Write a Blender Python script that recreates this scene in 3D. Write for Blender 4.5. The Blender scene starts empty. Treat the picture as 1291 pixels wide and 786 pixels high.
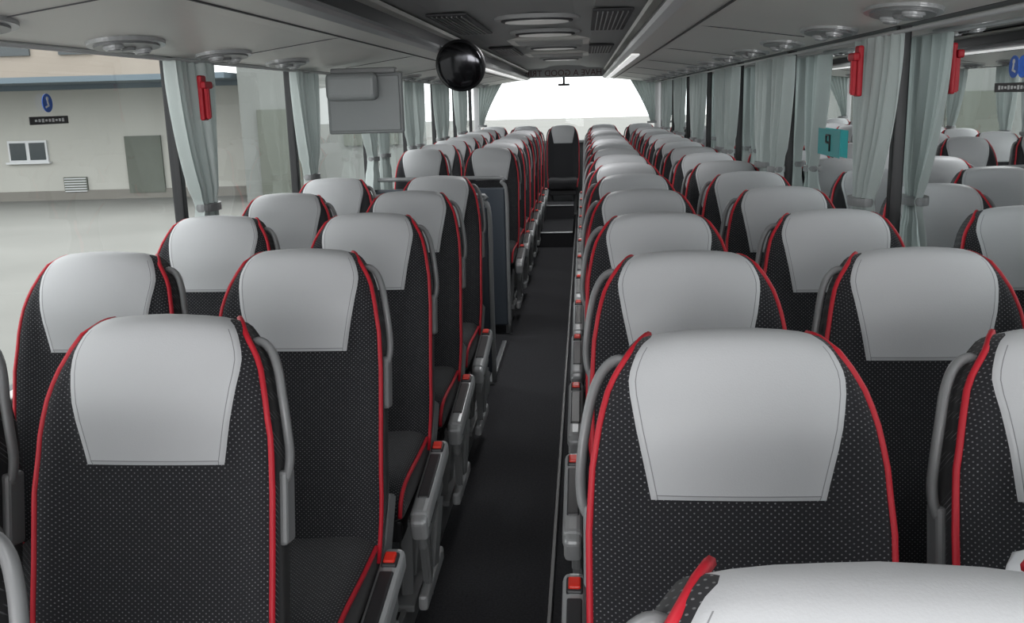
import bpy, bmesh, math, random
from mathutils import Vector, Matrix, Euler
random.seed(4)
scene = bpy.context.scene
COL = scene.collection
scene.view_settings.view_transform = 'Standard'

# ------------------------------------------------------------ materials
def mat(name, col, rough=.5, metal=0.0, spec=.5, bump=None, noise=None, emit=None, coat=0, sheen=0):
    m = bpy.data.materials.new(name); m.use_nodes = True
    nt = m.node_tree; b = nt.nodes['Principled BSDF']
    b.inputs['Base Color'].default_value = (*col, 1)
    b.inputs['Roughness'].default_value = rough
    b.inputs['Metallic'].default_value = metal
    b.inputs['Specular IOR Level'].default_value = spec
    if coat: b.inputs['Coat Weight'].default_value = coat
    if sheen: b.inputs['Sheen Weight'].default_value = sheen
    if emit:
        b.inputs['Emission Color'].default_value = (*emit[0], 1)
        b.inputs['Emission Strength'].default_value = emit[1]
    tc = nt.nodes.new('ShaderNodeTexCoord')
    if noise:   # (scale, amount)
        n = nt.nodes.new('ShaderNodeTexNoise'); n.inputs['Scale'].default_value = noise[0]
        n.inputs['Detail'].default_value = 5
        nt.links.new(tc.outputs['Object'], n.inputs['Vector'])
        r = nt.nodes.new('ShaderNodeMapRange')
        r.inputs[3].default_value = 1-noise[1]; r.inputs[4].default_value = 1+noise[1]
        nt.links.new(n.outputs['Fac'], r.inputs[0])
        mx = nt.nodes.new('ShaderNodeVectorMath'); mx.operation = 'SCALE'
        mx.inputs[0].default_value = col
        nt.links.new(r.outputs[0], mx.inputs['Scale'])
        nt.links.new(mx.outputs[0], b.inputs['Base Color'])
    if bump:    # (scale, strength)
        n = nt.nodes.new('ShaderNodeTexNoise'); n.inputs['Scale'].default_value = bump[0]
        nt.links.new(tc.outputs['Object'], n.inputs['Vector'])
        bp = nt.nodes.new('ShaderNodeBump'); bp.inputs['Strength'].default_value = bump[1]
        bp.inputs['Distance'].default_value = .002
        nt.links.new(n.outputs['Fac'], bp.inputs['Height'])
        nt.links.new(bp.outputs[0], b.inputs['Normal'])
    return m

def fabric_mat():
    m = mat('dotted_fabric', (.02,.02,.022), .9, spec=.15, sheen=.1)
    nt = m.node_tree; b = nt.nodes['Principled BSDF']
    tc = nt.nodes.new('ShaderNodeTexCoord'); sp = nt.nodes.new('ShaderNodeSeparateXYZ')
    nt.links.new(tc.outputs['Object'], sp.inputs[0])
    def M(op, a, c=None, v=None):
        n = nt.nodes.new('ShaderNodeMath'); n.operation = op
        nt.links.new(a, n.inputs[0])
        if c is not None: nt.links.new(c, n.inputs[1])
        elif v is not None: n.inputs[1].default_value = v
        return n.outputs[0]
    P = .0112
    k = 2*math.pi/P
    sx = M('SINE', M('MULTIPLY', sp.outputs['X'], v=k))
    zz = M('ADD', sp.outputs['Z'], sp.outputs['Y'])
    sz = M('SINE', M('MULTIPLY', zz, v=k*.95))
    pr = M('MULTIPLY', sx, sz)
    r = nt.nodes.new('ShaderNodeMapRange'); r.inputs[1].default_value=.65; r.inputs[2].default_value=.88
    nt.links.new(pr, r.inputs[0])
    # woven variation
    n = nt.nodes.new('ShaderNodeTexNoise'); n.inputs['Scale'].default_value = 60
    nt.links.new(tc.outputs['Object'], n.inputs['Vector'])
    d = M('MULTIPLY', r.outputs[0], n.outputs['Fac'])
    d = M('MULTIPLY', d, v=1.4)
    mx = nt.nodes.new('ShaderNodeMix'); mx.data_type='RGBA'
    mx.inputs[6].default_value = (.021,.021,.024,1); mx.inputs[7].default_value = (.22,.22,.23,1)
    nt.links.new(d, mx.inputs[0]); nt.links.new(mx.outputs[2], b.inputs['Base Color'])
    return m

M_FAB = fabric_mat()
M_COV = mat('light_grey_leather', (.49,.495,.51), .45, spec=.4, bump=(350,.12), noise=(8,.02))
M_RED = mat('red_piping', (.48,.008,.022), .55)
M_GRY = mat('grey_plastic', (.21,.215,.22), .36, bump=(500,.05))
M_DRK = mat('dark_plastic', (.03,.03,.033), .4)
M_BTN = mat('red_button', (.75,.03,.015), .35)
M_SEAM = mat('seam_thread', (.22,.22,.23), .8)
M_LGT = mat('silver_plastic', (.46,.47,.48), .32, metal=.2)
SEAT_MATS = [M_FAB, M_COV, M_RED, M_GRY, M_DRK, M_BTN, M_SEAM, M_LGT]
M_CARPET = mat('dark_carpet', (.055,.055,.060), .95, spec=.1, bump=(300,.6), noise=(120,.5))
M_TRIM = mat('ceiling_trim_grey', (.70,.69,.66), .4, bump=(400,.05), noise=(3,.03))
M_CEIL = mat('ceiling_grey', (.42,.425,.43), .6, noise=(5,.04))
M_MOD = mat('ceiling_module_grey', (.45,.455,.46), .5)
M_CEILD = mat('ceiling_dark_grille', (.05,.05,.055), .6)
M_SIDE = mat('side_wall_felt', (.14,.145,.15), .9, noise=(80,.15))
M_BLK = mat('black_rubber', (.012,.012,.014), .5)
M_ALU = mat('aluminium_strip', (.6,.61,.62), .3, metal=.8)
M_CONC = mat('concrete_yard', (.18,.18,.168), .9, noise=(.35,.22))
M_PLAS = mat('render_wall_beige', (.44,.435,.40), .9, noise=(.6,.08))
M_ROOFB = mat('roof_fascia', (.12,.16,.19), .6)
M_DOORG = mat('grey_green_door', (.11,.12,.10), .7, noise=(4,.1))
M_DKFAC = mat('dark_hall_facade', (.06,.066,.07), .7, noise=(.8,.3))
M_WHITE = mat('white_paint', (.6,.61,.62), .5)
M_BLUE = mat('blue_sticker', (.02,.10,.45), .5)
M_TEAL = mat('teal_sticker', (.03,.30,.31), .5)
M_MIRB = mat('mirror_glass_dark', (.05,.05,.055), .12, metal=.9)
M_LAMP = mat('lamp_lens', (.5,.5,.5), .3, emit=((1,.98,.95), .08))
M_TINT = mat('dark_window_pane', (.04,.05,.055), .12)
# satin curtain with some light passing through
M_CURT = mat('satin_curtain', (.45,.50,.49), .38, spec=.5, sheen=.3, noise=(30,.04))
nt=M_CURT.node_tree; pb=nt.nodes['Principled BSDF']; tr=nt.nodes.new('ShaderNodeBsdfTranslucent'); tr.inputs[0].default_value=(.45,.51,.50,1)
mxs=nt.nodes.new('ShaderNodeMixShader'); mxs.inputs[0].default_value=.2
nt.links.new(pb.outputs[0],mxs.inputs[1]); nt.links.new(tr.outputs[0],mxs.inputs[2]); nt.links.new(mxs.outputs[0],nt.nodes['Material Output'].inputs[0])

def glass(name, tint, refl):
    m = bpy.data.materials.new(name); m.use_nodes = True; nt = m.node_tree
    nt.nodes.clear()
    o = nt.nodes.new('ShaderNodeOutputMaterial'); t = nt.nodes.new('ShaderNodeBsdfTransparent')
    g = nt.nodes.new('ShaderNodeBsdfGlossy'); g.inputs['Roughness'].default_value = .01
    g.inputs['Color'].default_value=(.9,.92,.92,1)
    t.inputs[0].default_value = (*tint,1)
    lw = nt.nodes.new('ShaderNodeLayerWeight'); lw.inputs[0].default_value = refl
    mx = nt.nodes.new('ShaderNodeMixShader')
    nt.links.new(lw.outputs['Fresnel'], mx.inputs[0]); nt.links.new(t.outputs[0], mx.inputs[1])
    nt.links.new(g.outputs[0], mx.inputs[2]); nt.links.new(mx.outputs[0], o.inputs[0])
    return m
M_GL = glass('window_glass_clear', (.86,.89,.88), .18)
M_GR = glass('window_glass_tinted', (.70,.74,.74), .20)

# ------------------------------------------------------------ mesh builder
class MB:
    def __init__(s): s.v=[]; s.f=[]; s.m=[]; s.s=[]
    def add(s, vs, fs, mi, smooth=False):
        o=len(s.v); s.v+= [tuple(v) for v in vs]
        for i,f in enumerate(fs):
            s.f.append([o+k for k in f]); s.m.append(mi[i] if isinstance(mi,list) else mi); s.s.append(smooth)
    def bm(s, bm, mi, smooth=False):
        bm.verts.index_update()
        s.add([v.co[:] for v in bm.verts], [[v.index for v in f.verts] for f in bm.faces], mi, smooth)
        bm.free()
    def box(s, c, d, mi=0, rot=(0,0,0), bev=0, seg=2):
        bm=bmesh.new(); bmesh.ops.create_cube(bm,size=1)
        bmesh.ops.scale(bm,vec=d,verts=bm.verts)
        if bev: bmesh.ops.bevel(bm,geom=bm.edges[:],offset=bev,segments=seg,affect='EDGES',profile=.5)
        bmesh.ops.transform(bm,matrix=Matrix.Translation(c)@Euler(rot).to_matrix().to_4x4(),verts=bm.verts)
        s.bm(bm,mi, False)
    def bar(s, a, b, w, t, mi=0, bev=.004):
        a=Vector(a); b=Vector(b); d=b-a
        q=d.to_track_quat('Z','Y').to_matrix().to_4x4()
        bm=bmesh.new(); bmesh.ops.create_cube(bm,size=1)
        bmesh.ops.scale(bm,vec=(w,t,d.length),verts=bm.verts)
        if bev: bmesh.ops.bevel(bm,geom=bm.edges[:],offset=bev,segments=2,affect='EDGES')
        bmesh.ops.transform(bm,matrix=Matrix.Translation((a+b)/2)@q,verts=bm.verts)
        s.bm(bm,mi)
    def cyl(s, c, r, h, mi=0, rot=(0,0,0), n=32, r2=None, scale=(1,1,1), bev=0):
        bm=bmesh.new(); bmesh.ops.create_cone(bm,cap_ends=True,segments=n,radius1=r,radius2=r if r2 is None else r2,depth=h)
        if bev: bmesh.ops.bevel(bm,geom=[e for e in bm.edges if abs(e.verts[0].co.z-e.verts[1].co.z)<1e-6],offset=bev,segments=3,affect='EDGES')
        bmesh.ops.scale(bm,vec=scale,verts=bm.verts)
        bmesh.ops.transform(bm,matrix=Matrix.Translation(c)@Euler(rot).to_matrix().to_4x4(),verts=bm.verts)
        s.bm(bm,mi,False)
    def tube(s, pts, r, mi=0, n=8, flat=1.0):
        P=[Vector(p) for p in pts]; vs=[]; fs=[]
        ref=None
        for i,p in enumerate(P):
            t=(P[min(i+1,len(P)-1)]-P[max(i-1,0)]).normalized()
            if ref is None:
                ref=t.orthogonal().normalized()
            ref=(ref-t*ref.dot(t)).normalized(); bi=t.cross(ref)
            for k in range(n):
                a=2*math.pi*k/n
                vs.append(p+ref*math.cos(a)*r+bi*math.sin(a)*r*flat)
        for i in range(len(P)-1):
            for k in range(n):
                a=i*n+k; b=i*n+(k+1)%n
                fs.append([a,b,b+n,a+n])
        fs.append(list(range(n))[::-1]); fs.append([ (len(P)-1)*n+k for k in range(n)])
        s.add(vs,fs,mi,True)
    def mesh(s,name,mats):
        me=bpy.data.meshes.new(name); me.from_pydata(s.v,[],s.f)
        for m in mats: me.materials.append(m)
        me.polygons.foreach_set('material_index',s.m); me.polygons.foreach_set('use_smooth',s.s)
        me.update(); 
        bm=bmesh.new(); bm.from_mesh(me); bmesh.ops.recalc_face_normals(bm,faces=bm.faces); bm.to_mesh(me); bm.free()
        return me
    def obj(s,name,mats,loc=(0,0,0),parent=None,rot=(0,0,0)):
        o=bpy.data.objects.new(name,s.mesh(name,mats)); o.location=loc; o.rotation_euler=rot
        COL.objects.link(o)
        if parent: o.parent=parent
        return o

def smooth_pts(pts, n=6):
    P=[Vector(p) for p in pts]; out=[]
    for i in range(len(P)-1):
        p0=P[max(i-1,0)];p1=P[i];p2=P[i+1];p3=P[min(i+2,len(P)-1)]
        for k in range(n):
            t=k/n
            out.append(.5*((2*p1)+(p2-p0)*t+(2*p0-5*p1+4*p2-p3)*t*t+(3*p1-p0-3*p2+p3)*t**3))
    out.append(P[-1]); return out

def interp(tab,x):
    if x<=tab[0][0]: return tab[0][1]
    for (a,b),(c,d) in zip(tab,tab[1:]):
        if x<=c:
            t=(x-a)/(c-a); return b+(d-b)*t
    return tab[-1][1]

# ------------------------------------------------------------ layout constants (metres)
PITCH=.76; YR=1.381; YL=1.494; XRI=.221; XRO=.747; XLI=-.703; XLO=-1.229
TOPZ=1.251; WL=-1.50; WR=1.0; CX=-.25; CAMZ=1.60; PLAT=.10
YREAR=13.5; YFRONT=-2.4

# ------------------------------------------------------------ seat
WT=[(0,.128),(.003,.136),(.008,.142),(.018,.149),(.03,.156),(.045,.165),(.075,.180),(.12,.193),(.19,.205),(.28,.211),(.6,.211),(.74,.20)]
CT=[(0,.119),(.003,.128),(.008,.134),(.018,.141),(.04,.150),(.06,.153),(.08,.152),(.13,.144),(.18,.134),(.238,.123),(.8,.118)]
TT=[(0,.014),(.0015,.026),(.004,.040),(.009,.055),(.018,.070),(.04,.082),(.1,.092),(.74,.11)]
def seat_mesh(name, side, ws, aisle):
    sc=ws/.21; B=MB(); T=TOPZ-PLAT
    def yf(s): return -.2*s-.022*math.exp(-((s-.13)/.085)**2)-.012*math.exp(-((s-.52)/.12)**2)
    ss=[0,.0015,.004,.009,.018,.03,.045,.06,.08,.105,.13,.16,.19,.215,.2295,.231,.238,.243,.28,.34,.4,.46,.52,.58,.64,.69,.74]
    rings=[]; 
    def wing(ax,s):  # side bolsters curl forward then round off at edge
        k=min(1,max(0,(s-.06)/.2)); e=0
        if ax>.6: e=-.030*((ax-.6)/.4)**1.5*k
        if ax>.93: e+=.012*((ax-.93)/.07)
        return e
    for s in ss:
        w=interp(WT,s)*sc; c=min(interp(CT,s)*sc, w-.008); t=interp(TT,s)
        half=[c-.0105,c-.009,c-.003,c,c+(w-c)*.35,c+(w-c)*.65,c+(w-c)*.88,w]
        inn=[.0,.3*c,.6*c,.85*c]
        xs=[-x for x in half[::-1]]+[-x for x in inn[:0:-1]]+inn+half
        off=(.082-min(t,.082))*.5
        ring=[]
        cov = s<=.236
        def zof(x):
            q=abs(x)/.13
            return T-s-(.011*q**2+.005*max(0,q-.75)/.25)*math.exp(-s/.05)
        for x in xs:
            ax=abs(x)/w
            y=yf(s)+off+wing(ax,s)
            # gentle crown across the head pad
            y+= (.028*(abs(x)/.16)**2)*max(0,1-s/.3)
            if cov and abs(x)<=c-.0029 and s>.003: y-=.0035
            ring.append((x,y,zof(x)))
        nf=len(ring)
        for x0 in xs[::-1]:
            x=x0*.975
            y=yf(s)+off+t + (.028*(abs(x)/.16)**2)*max(0,1-s/.3)*.8 + .010*(1-abs(x)/w)
            ring.append((x,y,zof(x)))
        rings.append(ring)
    n=len(rings[0]); vs=[v for r in rings for v in r]; fs=[]; ms=[]
    for i in range(len(rings)-1):
        s=(ss[i]+ss[i+1])/2
        for k in range(n):
            fs.append([i*n+k,i*n+(k+1)%n,(i+1)*n+(k+1)%n,(i+1)*n+k])
            if k<nf-1:
                L=nf-1
                kk=min(k,L-1-k)  # 0..: 4 outer cells fabric w..c ; then cover
                if kk<4: m=0
                else:
                    m=1 if s<.236 else 0
                    if s<.236 and kk==6 and s>.012: m=6
                    if .2295<s<.231 and kk>6: m=6
                if kk<4 and .236<s<.2405: m=6
            elif k==nf-1 or k==n-1: m=0
            else: m=1 if s<.05 and 4<=(k-nf)<nf-5 else (0 if s<.02 else 3)
            ms.append(m)
    for k in range(nf-1):
        fs.append([k,k+1,n-2-k,n-1-k]); kk=min(k,nf-2-k); ms.append(1 if kk>=4 else 0)
    fs.append([(len(rings)-1)*n+k for k in range(n)]); ms.append(4)
    B.add(vs,fs,ms,True)
    # piping on both front edges, tucked over the shoulder of the head pad
    for sgn,idx in ((-1,0),(1,nf-1)):
        pts=[Vector(r[idx])+Vector((sgn*.001,.001,0)) for r in rings[4:]]
        e=Vector(rings[0][idx])
        pts=[e+Vector((-sgn*.010,.034,-.004)),e+Vector((-sgn*.004,.020,-.003)),e+Vector((sgn*.003,.008,-.005))]+pts
        B.tube(pts,.0056,2,6)
    # cushion
    hw=.196*sc; cr=[]
    yl=[(-.06,.96,0),(-.14,1,0),(-.3,1,0),(-.42,1,.004),(-.50,1,.006),(-.55,.99,.0),(-.575,.96,-.012),(-.588,.9,-.03),(-.592,.8,-.045)]
    for (y,k,dz) in yl:
        zt=.572-PLAT+dz; zb=.44-PLAT+ (0 if y>-.56 else .012)
        zm=(zt+zb)/2; hh=(zt-zb)/2; ring=[]
        for a in range(28):
            t=2*math.pi*a/28; c_,s_=math.cos(t),math.sin(t)
            x=hw*k*math.copysign(abs(c_)**.28,c_); z=zm+hh*math.copysign(abs(s_)**.38,s_)
            if s_>0: z-=.012*(1-(abs(x)/hw))*1  # dished
            ring.append((x,y,z))
        cr.append(ring)
    vs=[v for r in cr for v in r]; fs=[]
    for i in range(len(cr)-1):
        for a in range(28): fs.append([i*28+a,i*28+(a+1)%28,(i+1)*28+(a+1)%28,(i+1)*28+a])
    fs.append(list(range(28))); fs.append([(len(cr)-1)*28+a for a in range(28)])
    B.add(vs,fs,0,True)
    for sg in (-1,1):
        z0=.562-PLAT
        pts=smooth_pts([(sg*hw,-.13,z0-.012),(sg*hw,-.3,z0-.012),(sg*hw,-.47,z0-.006),(sg*hw*.99,-.555,z0-.015),(sg*hw*.97,-.585,z0-.045),(sg*hw*.95,-.59,z0-.09)],4)
        B.tube(pts,.006,2,6)
    # frame below cushion and back shell link
    B.box((0,-.30,.40-PLAT),(hw*1.8,.46,.07),4,bev=.012)
    for sg in (-1,1):
        B.bar((sg*(hw-.01),-.10,.42-PLAT),(sg*(ws-.015),.0,.62-PLAT),.03,.06,3)
    # grab handle on the aisle-side shoulder
    k=sc; S=side
    def hp(x,s,y): return (S*x*k, yf(s)+y, T-s)
    pts=smooth_pts([hp(.138,.066,.078),hp(.164,.052,.078),hp(.187,.064,.074),hp(.204,.095,.068),
         hp(.215,.14,.060),hp(.222,.19,.052),hp(.224,.235,.050),hp(.219,.27,.050),hp(.202,.30,.06)],5)
    B.tube(pts,.0082,3,8,flat=1.5)
    B.box((S*.212*k,yf(.33)+.06,T-.33),(.018,.05,.13),3,rot=(-.2,0,0),bev=.007)
    # legs
    for yy,y2 in ((-.42,-.36),(-.16,-.24)):
        for sg in (-1,1):
            B.bar((sg*(hw-.03),yy,.40-PLAT),(sg*(hw-.05),y2,.012),.035,.05,3)
    B.box((0,-.30,.012),(hw*1.9,.30,.024),3,bev=.006)
    if aisle:
        a=S*(hw+(.036 if S>0 else .060)); tl=math.radians(8)
        zc=.470-PLAT
        B.box((a,-.33,zc),(.056,.44,.062),7,rot=(tl,0,0),bev=.018,seg=3)
        B.box((a,-.345,zc+.029),(.034,.25,.010),4,rot=(tl,0,0),bev=.004)
        B.box((a,-.175,zc+.050),(.038,.054,.022),4,rot=(tl,0,0),bev=.005)
        B.box((a,-.178,zc+.061),(.028,.038,.014),5,rot=(tl,0,0),bev=.004)
        B.box((a-S*.008,-.31,zc-.075),(.026,.36,.11),3,rot=(tl,0,0),bev=.010)
        B.box((a+S*.006,-.36,zc-.065),(.012,.12,.045),4,rot=(tl,0,0),bev=.004)
        B.box((a,-.545,zc-.045),(.048,.045,.075),7,rot=(.35,0,0),bev=.014,seg=3)
        # sloping side support down to the rail
        B.bar((a-S*.01,-.44,zc-.11),(a-S*.025,-.30,.0),.026,.075,3,.008)
        B.bar((a-S*.01,-.16,zc-.11),(a-S*.025,-.26,.0),.026,.060,3,.008)
        B.box((a-S*.02,-.28,.03),(.03,.34,.05),7,bev=.01)
    return B.mesh(name,SEAT_MATS)

SM={}
for key,side,ws in (('R',-1,.218),('L',1,.204)):
    for ai in (0,1):
        SM[key,ai]=seat_mesh('seat_mesh_%s%d'%(key,ai),side,ws,ai)
SM['C',0]=seat_mesh('seat_mesh_centre',-1,.21,0)
def put_seat(key,ai,x,y,z=PLAT):
    o=bpy.data.objects.new('passenger_seat',SM[key,ai]); o.location=(x,y,z); COL.objects.link(o); return o
for k in range(-1,14):
    y=YR+PITCH*k
    put_seat('R',1,XRI+(.010 if k==1 else 0),y); 
    put_seat('R',0,XRO,y)
for k in range(-1,5):
    y=YL+PITCH*k
    put_seat('L',1,XLI-(.036 if k<0 else (.026 if k==0 else 0)),y+(.02 if k<=0 else 0)); put_seat('L',0,XLO+.015-(.03 if k<0 else 0),y)
for k in range(7):
    y=7.22+PITCH*k
    put_seat('L',1,XLI,y); put_seat('L',0,XLO,y)
for x in (-1.22,-.79,-.29,.25,.74): put_seat('C',0,x,12.95,PLAT)

# ------------------------------------------------------------ shell : floor
B=MB()
L=YREAR-YFRONT; YM=(YREAR+YFRONT)/2
B.box((CX,YM,-.04),(2.5,L,.08),0)
B.obj('floor',[M_CARPET])
B=MB()
B.box(((WL-.56)/2,(YFRONT+5.15)/2,.05),(abs(WL+.56)-.004,5.15-YFRONT-.02,.0999),0)
B.box(((WL-.56)/2,(6.45+YREAR)/2,.05),(abs(WL+.56)-.004,YREAR-6.45-.02,.0999),0)
B.box((-.556,(YFRONT+5.15)/2,.055),(.018,5.15-YFRONT-.02,.11),1,bev=.004)
B.box((-.556,(6.45+YREAR)/2,.055),(.018,YREAR-6.45-.02,.11),1,bev=.004)
B.obj('seat_platform',[M_CARPET,M_GRY])
B=MB()
B.box(((WR-.11)/2,YM,.05),(WR+.106,L-.02,.0999),0)
B.box((-.118,YM,.055),(.018,L-.02,.11),1,bev=.004)
B.obj('seat_platform',[M_CARPET,M_DRK])
# rear aisle step
B=MB()
B.box((-.342,11.2,.08),(.40,1.6,.16),0); B.box((-.342,10.41,.16),(.40,.05,.012),1,bev=.003)
B.box((-.342,11.85,.17),(.40,.5,.30),0); B.box((-.342,11.61,.325),(.40,.04,.012),1,bev=.003)
B.obj('aisle_step',[M_CARPET,M_ALU])
# door stairwell edge + partition + post
B=MB()
B.box((-.55,5.70,.012),(.03,.95,.02),0,bev=.004)
B.obj('stairwell_edge_strip',[M_ALU])
M_PART=mat('partition_blue_grey',(.045,.055,.07),.35)
for y in (5.22,6.40):
    B=MB()
    B.box((-1.0,y,.55),(.92,.03,.95),0,bev=.01)
    B.tube(smooth_pts([(-.53,y,.02),(-.53,y,.6),(-.53,y,.98),(-.56,y,1.06),(-.62,y,1.09),(-1.4,y,1.09)],4),.014,1)
    B.obj('stairwell_partition',[M_PART,M_GRY])

# ------------------------------------------------------------ side walls
SILL=.88
PIL=[-1.4,.2,1.75,3.3,5.0,6.6,8.2,9.8,11.4,13.0]
PILL=[-1.4,.2,1.8,3.53,5.0,6.7,8.2,9.8,11.4,13.0]
WTOP={WL:1.785,WR:1.797}
def side_wall(name,x,sg,pil):
    WINTOP=WTOP[x]
    B=MB()
    B.box((x+sg*.03,YM,SILL/2-.3),(.06,L,SILL+.6),0)
    B.box((x-sg*.002,YM,SILL-.01),(.05,L,.03),1,bev=.008)
    B.box((x+sg*.03,YM,(WINTOP+2.15)/2),(.06,L,2.15-WINTOP),0)
    for i,p in enumerate(pil):
        B.box((x+sg*.03,p-.022,(SILL+WINTOP)/2),(.04,.042,WINTOP-SILL+.02),2,bev=.006)
    return B.obj(name,[M_SIDE,M_TRIM,M_BLK])
side_wall('wall_left',WL,-1,PILL); side_wall('wall_right',WR,1,PIL)
wn=0
for x0,x,pil,gm in ((WL,WL-.03,PILL,M_GL),(WR,WR+.03,PIL,M_GR)):
    for a,b in zip(pil,pil[1:]+[YREAR]):
        wn+=1; a2=a+.0; b2=b-.044
        if b2-a2<.1: continue
        B=MB(); B.add([(0,a2,SILL),(0,b2,SILL),(0,b2,WTOP[x0]),(0,a2,WTOP[x0])],[[0,1,2,3]],0)
        B.obj('window_%d'%wn,[gm],loc=(x,0,0))

# rear wall with large window
B=MB()
zb,zt=1.00,1.88
B.box((CX,YREAR+.04,zb/2-.2),(2.56,.08,zb+.4),0)
B.box((CX,YREAR+.04,(zt+2.15)/2),(2.56,.08,2.15-zt),1)
for x in (WL+.0,WR-.0): B.box((x,YREAR+.04,(zb+zt)/2),(.08,.08,zt-zb+.02),1,bev=.01)
B.box((CX,YREAR-.02,zb+.01),(2.4,.1,.04),1,bev=.01)
B.obj('wall_back',[M_SIDE,M_CEIL])
B=MB(); B.add([(WL,0,zb),(WR,0,zb),(WR,0,zt),(WL,0,zt)],[[0,1,2,3]],0)
B.obj('window_rear',[M_GL],loc=(0,YREAR+.05,0))
B=MB(); B.box((CX-.03,YREAR-.06,zt-.10),(.16,.04,.03),0,bev=.008); B.box((CX-.03,YREAR-.06,zt-.05),(.03,.03,.10),0)
B.obj('rear_view_camera',[M_BLK])
# front bulkhead (behind viewpoint), windscreen opening above .75
B=MB()
B.box((CX,YFRONT-.04,.2),(2.56,.08,1.1),0); B.box((CX,YFRONT-.04,2.08),(2.56,.08,.14),0)
for x in (WL+.02,WR-.02): B.box((x,YFRONT-.04,1.35),(.12,.08,1.4),0)
B.obj('wall_front',[M_SIDE])

# ------------------------------------------------------------ ceiling
B=MB()
xs=[-.78,-.70,-.55,-.45,CX,-.05,.05,.20,.28]; zs=[1.99,2.0,2.005,2.03,2.04,2.03,2.005,2.0,1.99]
vs=[];fs=[]
for y in (YFRONT-.08,YREAR+.08):
    for x,z in zip(xs,zs): vs.append((x,y,z))
n=len(xs)
for i in range(n-1): fs.append([i,i+1,n+i+1,n+i])
# top skin
o=len(vs); vs+=[(WL-.06,YFRONT-.08,2.15),(WR+.06,YFRONT-.08,2.15),(WR+.06,YREAR+.08,2.15),(WL-.06,YREAR+.08,2.15)]; fs.append([o,o+1,o+2,o+3])
B.add(vs,fs,0,False)
B.obj('ceiling',[M_CEIL])
def ceil_mod(name,y,w=.46,d=.36):
    B=MB()
    B.cyl((0,0,0),.5,.022,0,n=40,scale=(w,d,1),bev=.006)
    B.cyl((0,0,-.012),.42,.014,1,n=40,scale=(w,d,1),bev=.004)
    B.cyl((0,0,-.018),.37,.012,2,n=40,scale=(w,d,1))
    return B.obj(name,[M_MOD,M_CEILD,M_LAMP],loc=(CX,y,2.022))
for y in (5.3,6.4,8.2,10.6): ceil_mod('ceiling_lamp',y)
for y in (7.3,9.4):
    B=MB(); B.box((0,0,0),(.60,.70,.03),0,bev=.012); B.box((0,0,-.014),(.48,.54,.012),1,bev=.004)
    B.obj('roof_hatch',[M_TRIM,M_MOD],loc=(CX,y,2.018))
for x in (-.635,.135):
    for y in (5.2,8.2):
        B=MB(); B.box((0,0,0),(.19,1.3,.012),0,bev=.004)
        for i in range(7): B.box((-.07+i*.0233,0,-.008),(.005,1.24,.008),1)
        B.obj('air_grille',[M_CEILD,M_GRY],loc=(x,y,1.990))

# luggage racks: profile extruded along Y  (o = distance inwards from wall, z)
PROF=[(.004,1.785),(.06,1.778),(.16,1.786),(.34,1.812),(.54,1.840),(.66,1.850),(.715,1.853),(.745,1.862),(.755,1.874),(.748,1.888),(.735,1.893),(.70,1.893),(.70,1.955),(.73,1.962),(.74,1.975),(.70,1.985)]
def rack(name,x0,sg,lift):
    B=MB(); n=len(PROF); vs=[];ys=[YFRONT+.01,0,4,8,YREAR-.01]
    for y in ys:
        for i,(o,z) in enumerate(PROF): vs.append((x0+sg*o,y,z+lift*max(0,1-i/5)))
    fs=[];ms=[]
    for j in range(len(ys)-1):
        for i in range(n-1):
            fs.append([j*n+i,j*n+i+1,(j+1)*n+i+1,(j+1)*n+i])
            ms.append(1 if 6<=i<=9 else (2 if i in(10,11) else 0))
    B.add(vs,fs,ms,False)
    # panel seams on underside
    for k in range(9):
        y=-1.2+k*1.62
        B.box((x0+sg*.45,y,1.8265+lift*.2),(.5,.005,.003),2,rot=(0,-sg*.138,0))
    # long groove
    B.box((x0+sg*.60,YM,1.8435),(.008,L-.1,.004),2)
    return B.obj(name,[M_TRIM,M_LGT,M_CEILD])
rack('luggage_rack',WL,1,0); rack('luggage_rack',WR,-1,.013)
# reading-light modules
def service_unit(x,y,sg,z):
    B=MB()
    B.cyl((0,0,0),.5,.016,0,n=36,scale=(.17,.36,1),bev=.005)
    B.cyl((0,0,-.008),.42,.012,1,n=36,scale=(.17,.36,1),bev=.004)
    for yy in (-.09,.09):
        B.cyl((0,yy,-.016),.028,.018,0,n=20,bev=.005); B.cyl((0,yy,-.026),.018,.004,2,n=20)
    B.cyl((0,0,-.016),.022,.014,1,n=20,bev=.003)
    B.obj('reading_light_unit',[M_LGT,M_GRY,M_GRY],loc=(x,y,z),rot=(0,-sg*.13,0))
for k in range(0,15):
    y=2.75+PITCH*k-PITCH
    if abs(y-5.02)>.15: service_unit(WL+.19,y,1,1.788)
    service_unit(WR-.19,2.60+PITCH*k-PITCH,-1,1.797)
# added glowing strips imitating window light reflected off the rear rack undersides
M_REFL=mat('rack_reflection_glow',(.7,.7,.7),.3,emit=((1,1,1),.5))
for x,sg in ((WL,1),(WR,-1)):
    B=MB(); B.box((x+sg*.69,9.6,1.845),(.05,7.2,.012),0,bev=.004); B.obj('rack_reflection_strip',[M_REFL])

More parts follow.
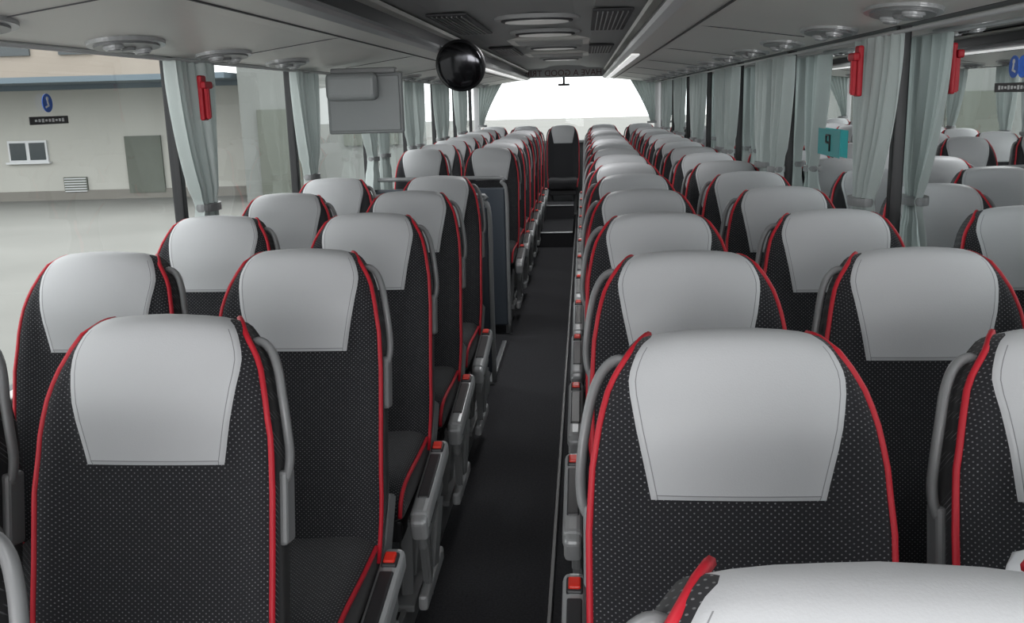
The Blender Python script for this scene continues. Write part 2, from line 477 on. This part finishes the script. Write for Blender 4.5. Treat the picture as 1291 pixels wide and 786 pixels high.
# ------------------------------------------------------------ curtains
def curtain(x,sg,y0,y1,tiepos=.5,tw=.28,tie=1.23,bot=.90):
    top=1.765
    W=y1-y0; B=MB(); NU=84; NV=26; vs=[];fs=[]; ph=random.random()*6
    npl=max(4,round(W/.065))
    for j in range(NV+1):
        t=j/NV; z=top+(bot-top)*t
        tt=(top-tie)/(top-bot)
        if t<tt:
            k=t/tt; wf=1-(1-tw)*(k**1.8)
        else:
            k=(t-tt)/(1-tt); wf=tw+(.75-tw)*math.sin(k*math.pi/2)
        c=y0+W*(tiepos*(1-wf)+wf*.5)
        for i in range(NU+1):
            u=i/NU
            y=c+(u-.5)*W*wf
            amp=.022+.010*math.sin(u*9+ph)
            a=amp*(1 if wf>.45 else .8)*math.sin(2*math.pi*npl*u+ph+.8*math.sin(3*t+u*4))
            bulge=.02*math.sin(math.pi*u)*(1-wf)
            vs.append((x+sg*(.050+a+bulge),y,z))
    for j in range(NV):
        for i in range(NU):
            a=j*(NU+1)+i; fs.append([a,a+1,a+NU+2,a+NU+1])
    B.add(vs,fs,0,True)
    yc=y0+W*(tiepos*(1-tw)+tw*.5)
    B.cyl((x+sg*.058,yc,tie),.5,.028,1,n=24,scale=(.085,W*tw*1.15,1),bev=.006)
    return B.obj('curtain',[M_CURT,M_GRY])
curtain(WL,1,3.33,3.74,tiepos=.58,tw=.32)
curtain(WL,1,4.80,5.22,tiepos=.4)
for p in (6.7,8.2,9.8,11.4):
    curtain(WL,1,p+.03,p+.45,tiepos=.3); curtain(WL,1,p-.48,p-.06,tiepos=.7)
curtain(WR,-1,3.06,3.50,tiepos=.72,tw=.32)
for p in (5.0,6.6,8.2,9.8,11.4):
    curtain(WR,-1,p+.03,p+.50,tiepos=.3); curtain(WR,-1,p-.38,p-.04,tiepos=.7)
for x,sg in ((WL,1),(WR,-1)):
    B=MB(); B.tube([(x+sg*.055,YFRONT+.1,1.768),(x+sg*.055,YREAR-.05,1.768)],.006,0); B.obj('curtain_rail',[M_LGT])
# rear swept-back curtains
for sg,xc in ((-1,WL+.04),(1,WR-.04)):
    B=MB(); vs=[];fs=[]; NU=30;NV=16
    for j in range(NV+1):
        t=j/NV; z=1.86-.62*t
        inner=.30*(1-t)**1.3+.06
        for i in range(NU+1):
            u=i/NU; vs.append((xc-sg*inner*u,YREAR-.08-.02*math.sin(u*40),z))
    for j in range(NV):
        for i in range(NU):
            a=j*(NU+1)+i; fs.append([a,a+1,a+NU+2,a+NU+1])
    B.add(vs,fs,0,True); B.cyl((xc-sg*.04,YREAR-.08,1.25),.5,.03,1,n=20,scale=(.13,.08,1)); B.obj('curtain',[M_CURT,M_GRY])

# mirrored lettering strip over rear window
cu=bpy.data.curves.new('rear_lettering','FONT'); cu.body='HAVE A GOOD TRIP'; cu.size=.115; cu.extrude=.002; cu.align_x='CENTER'
t=bpy.data.objects.new('rear_window_lettering',cu); t.location=(CX-.03,YREAR-.03,1.90)
t.rotation_euler=(math.pi/2,0,0); t.scale=(-1,1,1); cu.materials.append(mat('lettering_maroon',(.10,.03,.03),.5)); COL.objects.link(t)

# ------------------------------------------------------------ folding monitor
B=MB()
B.box((0,0,0),(.40,.035,.31),0,bev=.012,seg=3)
B.box((0,-.022,.0),(.37,.012,.28),1,bev=.004)
B.box((-.055,-.05,.085),(.27,.075,.14),0,bev=.03,seg=4)
B.box((0,.0,.165),(.34,.07,.03),2,bev=.008)
B.obj('folding_monitor',[mat('monitor_shell',(.26,.275,.28),.4),mat('monitor_panel',(.20,.215,.22),.3),M_GRY],loc=(-1.14,5.02,1.60))
# ------------------------------------------------------------ convex mirror
B=MB()
bm=bmesh.new(); bmesh.ops.create_uvsphere(bm,u_segments=40,v_segments=20,radius=.135)
bmesh.ops.scale(bm,vec=(1,.28,1),verts=bm.verts); B.bm(bm,0,True)
bm=bmesh.new(); bmesh.ops.create_uvsphere(bm,u_segments=40,v_segments=20,radius=.122)
bmesh.ops.scale(bm,vec=(1,.22,1),verts=bm.verts); bmesh.ops.translate(bm,vec=(0,-.018,0),verts=bm.verts); B.bm(bm,1,True)
B.bar((0,.02,.02),(-.05,.03,.12),.03,.02,0)
B.obj('convex_mirror',[M_BLK,M_MIRB],loc=(-.650,5.15,1.782),rot=(.15,0,-.1))

# ------------------------------------------------------------ hammers
def hammer(x,y,z,sg):
    B=MB()
    B.box((0,0,0),(.018,.05,.16),0,bev=.006)
    B.box((sg*.016,0,.045),(.022,.075,.026),0,bev=.006)
    B.bar((sg*.016,0,.04),(sg*.016,0,-.075),.018,.022,0)
    B.cyl((sg*.016,.045,.045),.008,.02,1,rot=(math.pi/2,0,0),n=12,r2=.002)
    B.obj('emergency_hammer',[M_RED,M_ALU],loc=(x,y,z))
hammer(WL+.115,3.46,1.635,1); hammer(WR-.115,3.25,1.66,-1)
# stickers
def sticker(x,y,z,sg):
    B=MB(); B.cyl((0,0,0),.026,.002,0,rot=(0,math.pi/2,0),n=32)
    B.cyl((sg*.0015,0,.012),.006,.001,1,rot=(0,math.pi/2,0),n=12)
    B.bar((sg*.0015,0,.006),(sg*.0015,.004,-.010),.001,.007,1,0)
    B.bar((sg*.0015,.002,-.008),(sg*.0015,-.012,-.012),.001,.005,1,0)
    B.obj('seatbelt_sticker',[M_BLUE,M_WHITE],loc=(x,y,z))
    B=MB(); B.box((0,0,0),(.002,.20,.022),0)
    for i in range(9): B.box((sg*.0015,-.07+i*.0175,0),(.001,.010,.006+.002*(i%3)),1)
    B.obj('emergency_exit_label',[M_BLK,M_WHITE],loc=(x,y,z-.048))
sticker(WL-.02,2.66,1.625,1); sticker(WR+.02,2.42,1.645,-1)
B=MB(); B.box((0,0,0),(.003,.36,.11),0,bev=.001); B.tube([( -.003,-.03,-.035),(-.003,-.03,.03),(-.003,.03,.03),(-.003,.03,0),(-.003,-.03,0)],.005,1)
B.obj('window_sign',[M_TEAL,M_BLK],loc=(WR+.015,4.12,1.39))

# ------------------------------------------------------------ plastic bag on a seat
M_BAG=mat('thin_white_plastic',(.75,.77,.8),.25); M_BAG.node_tree.nodes['Principled BSDF'].inputs['Transmission Weight'].default_value=.25
bm=bmesh.new(); bmesh.ops.create_icosphere(bm,subdivisions=5,radius=1)
from mathutils import noise as mn
for v in bm.verts:
    c=v.co.copy(); z=c.z
    r=1-.30*max(0,z)**1.5
    d=.16*mn.noise(c*3)+.10*mn.noise(c*7)+.06*abs(mn.noise(c*15))
    v.co=Vector((c.x*.15*(r+d),c.y*.10*(r+d),(c.z*.37 if z>0 else c.z*.13)*(1+d*.6)))
B=MB(); B.bm(bm,0,True); B.obj('plastic_bag',[M_BAG],loc=(.605,1.13,.71))

# ------------------------------------------------------------ outside
B=MB(); B.add([(-120,-80,0),(120,-80,0),(120,140,0),(-120,140,0)],[[0,1,2,3]],0); B.obj('concrete_ground',[M_CONC],loc=(0,0,-1.2))
R=(0,0,.08)
def P(lat,d,z): 
    c,s=math.cos(.08),math.sin(.08); return (lat*c-d*s, lat*s+d*c, z)
B=MB()
B.box((-17,3,.6),(18,6,3.6),0)
B.box((-17,-.1,2.35),(18.2,.5,.16),1)
B.box((-17,0,2.5),(18,6.2,.16),2)
B.box((-15.35,-.02,.38),(1.25,.1,.68),3)
for dx in (-.31,.31): B.box((-15.35+dx,-.06,.38),(.5,.06,.54),4)
B.box((-11.65,-.04,-.12),(1.15,.12,1.8),5)
B.box((-13.95,-.03,-.72),(.75,.08,.5),5)
for i in range(6): B.box((-13.95,-.08,-.92+i*.08),(.7,.03,.03),3)
B.box((-15.35,-.1,.02),(1.4,.14,.06),3)
B.box((-17,-.03,-1.05),(18,.08,.3),6)
B.obj('beige_outbuilding',[M_PLAS,M_ROOFB,M_ROOFB,M_WHITE,M_TINT,M_DOORG,mat('plinth',(.20,.19,.17),.9)],loc=P(0,31,0),rot=R)
B=MB()
B.box((-27,3,3.5),(22,8,9.4),0)
for i in range(8):
    B.box((-36+i*2.6,-1.05,4.6),(1.4,.1,1.4),1)
B.box((-27,-1,8.3),(22.4,.3,.3),2)
B.obj('warehouse_building',[mat('warehouse_render',(.32,.28,.24),.9,noise=(.5,.08)),M_TINT,M_ROOFB],loc=P(0,42,0),rot=R)
B=MB()
B.box((-5.3,2,1.2),(5,5,4.8),0); B.box((-6.5,-.55,.2),(1.6,.12,2.6),1); B.box((-5.3,-.55,3.5),(5.2,.3,.3),2)
B.box((-4.0,-.55,1.0),(1.6,.12,1.2),1)
B.obj('garage_building',[mat('garage_render',(.20,.21,.20),.9,noise=(.6,.1)),M_DOORG,M_ROOFB],loc=P(0,29,0),rot=R)
# right: dark workshop hall
B=MB()
B.box((14,20,1.6),(4,60,5.6),0)
B.box((11.95,20,.05),(.12,60,.16),1)
B.box((11.95,20,-.7),(.12,60,.5),2)
for i in range(12):
    B.box((11.96,-6+i*4.6,2.2),(.1,3.6,1.6),3); B.box((11.93,-6+i*4.6,2.2),(.1,.08,1.6),1)
    B.box((11.96,-6+i*4.6,-.2),(.1,2.6,.3),4)
B.box((11.9,20,4.45),(.5,60.4,.3),2)
B.obj('workshop_hall',[M_DKFAC,M_WHITE,mat('hall_plinth',(.2,.21,.21),.8),M_TINT,M_ROOFB])

# ------------------------------------------------------------ light
w=bpy.data.worlds.new('overcast_sky'); scene.world=w; w.use_nodes=True; nt=w.node_tree
bg=nt.nodes['Background']; tc=nt.nodes.new('ShaderNodeTexCoord'); sp=nt.nodes.new('ShaderNodeSeparateXYZ')
cr=nt.nodes.new('ShaderNodeValToRGB')
cr.color_ramp.elements[0].position=.45; cr.color_ramp.elements[0].color=(.92,.93,.95,1)
cr.color_ramp.elements[1].position=1; cr.color_ramp.elements[1].color=(1,1,1,1)
mr=nt.nodes.new('ShaderNodeMapRange'); mr.inputs[1].default_value=-1
nt.links.new(tc.outputs['Generated'],sp.inputs[0]); nt.links.new(sp.outputs['Z'],mr.inputs[0])
nt.links.new(mr.outputs[0],cr.inputs[0]); nt.links.new(cr.outputs[0],bg.inputs[0]); bg.inputs[1].default_value=3.2
def area(name,loc,rot,sx,sy,e,col=(1,1,1)):
    l=bpy.data.lights.new(name,'AREA'); l.shape='RECTANGLE'; l.size=sx; l.size_y=sy; l.energy=e; l.color=col
    o=bpy.data.objects.new(name,l); o.location=loc; o.rotation_euler=rot; COL.objects.link(o)
area('windscreen_daylight',(CX,YFRONT+.05,1.35),(math.pi/2,0,0),2.2,1.2,90)
for i,y in enumerate((.5,5.3,8.2,10.6)):
    area('aisle_lamp_light',(CX,y,1.98),(0,0,0),.3,.3,2 if i==0 else 8)

# ------------------------------------------------------------ camera
pi_,ya,ro=.2192,.080,-.0269
fw=Vector((-math.sin(ya)*math.cos(pi_),math.cos(ya)*math.cos(pi_),-math.sin(pi_)))
r=Vector((math.cos(ya),math.sin(ya),0)); u=r.cross(fw)
r2=r*math.cos(ro)+u*math.sin(ro); u2=-r*math.sin(ro)+u*math.cos(ro)
cam=bpy.data.cameras.new('camera'); cam.sensor_width=36; cam.lens=1200/1291*36; cam.clip_start=.05; cam.clip_end=500
co=bpy.data.objects.new('camera',cam); COL.objects.link(co)
m=Matrix((r2,u2,-fw)).transposed().to_4x4(); m.translation=Vector((0,0,CAMZ)); co.matrix_world=m
scene.camera=co
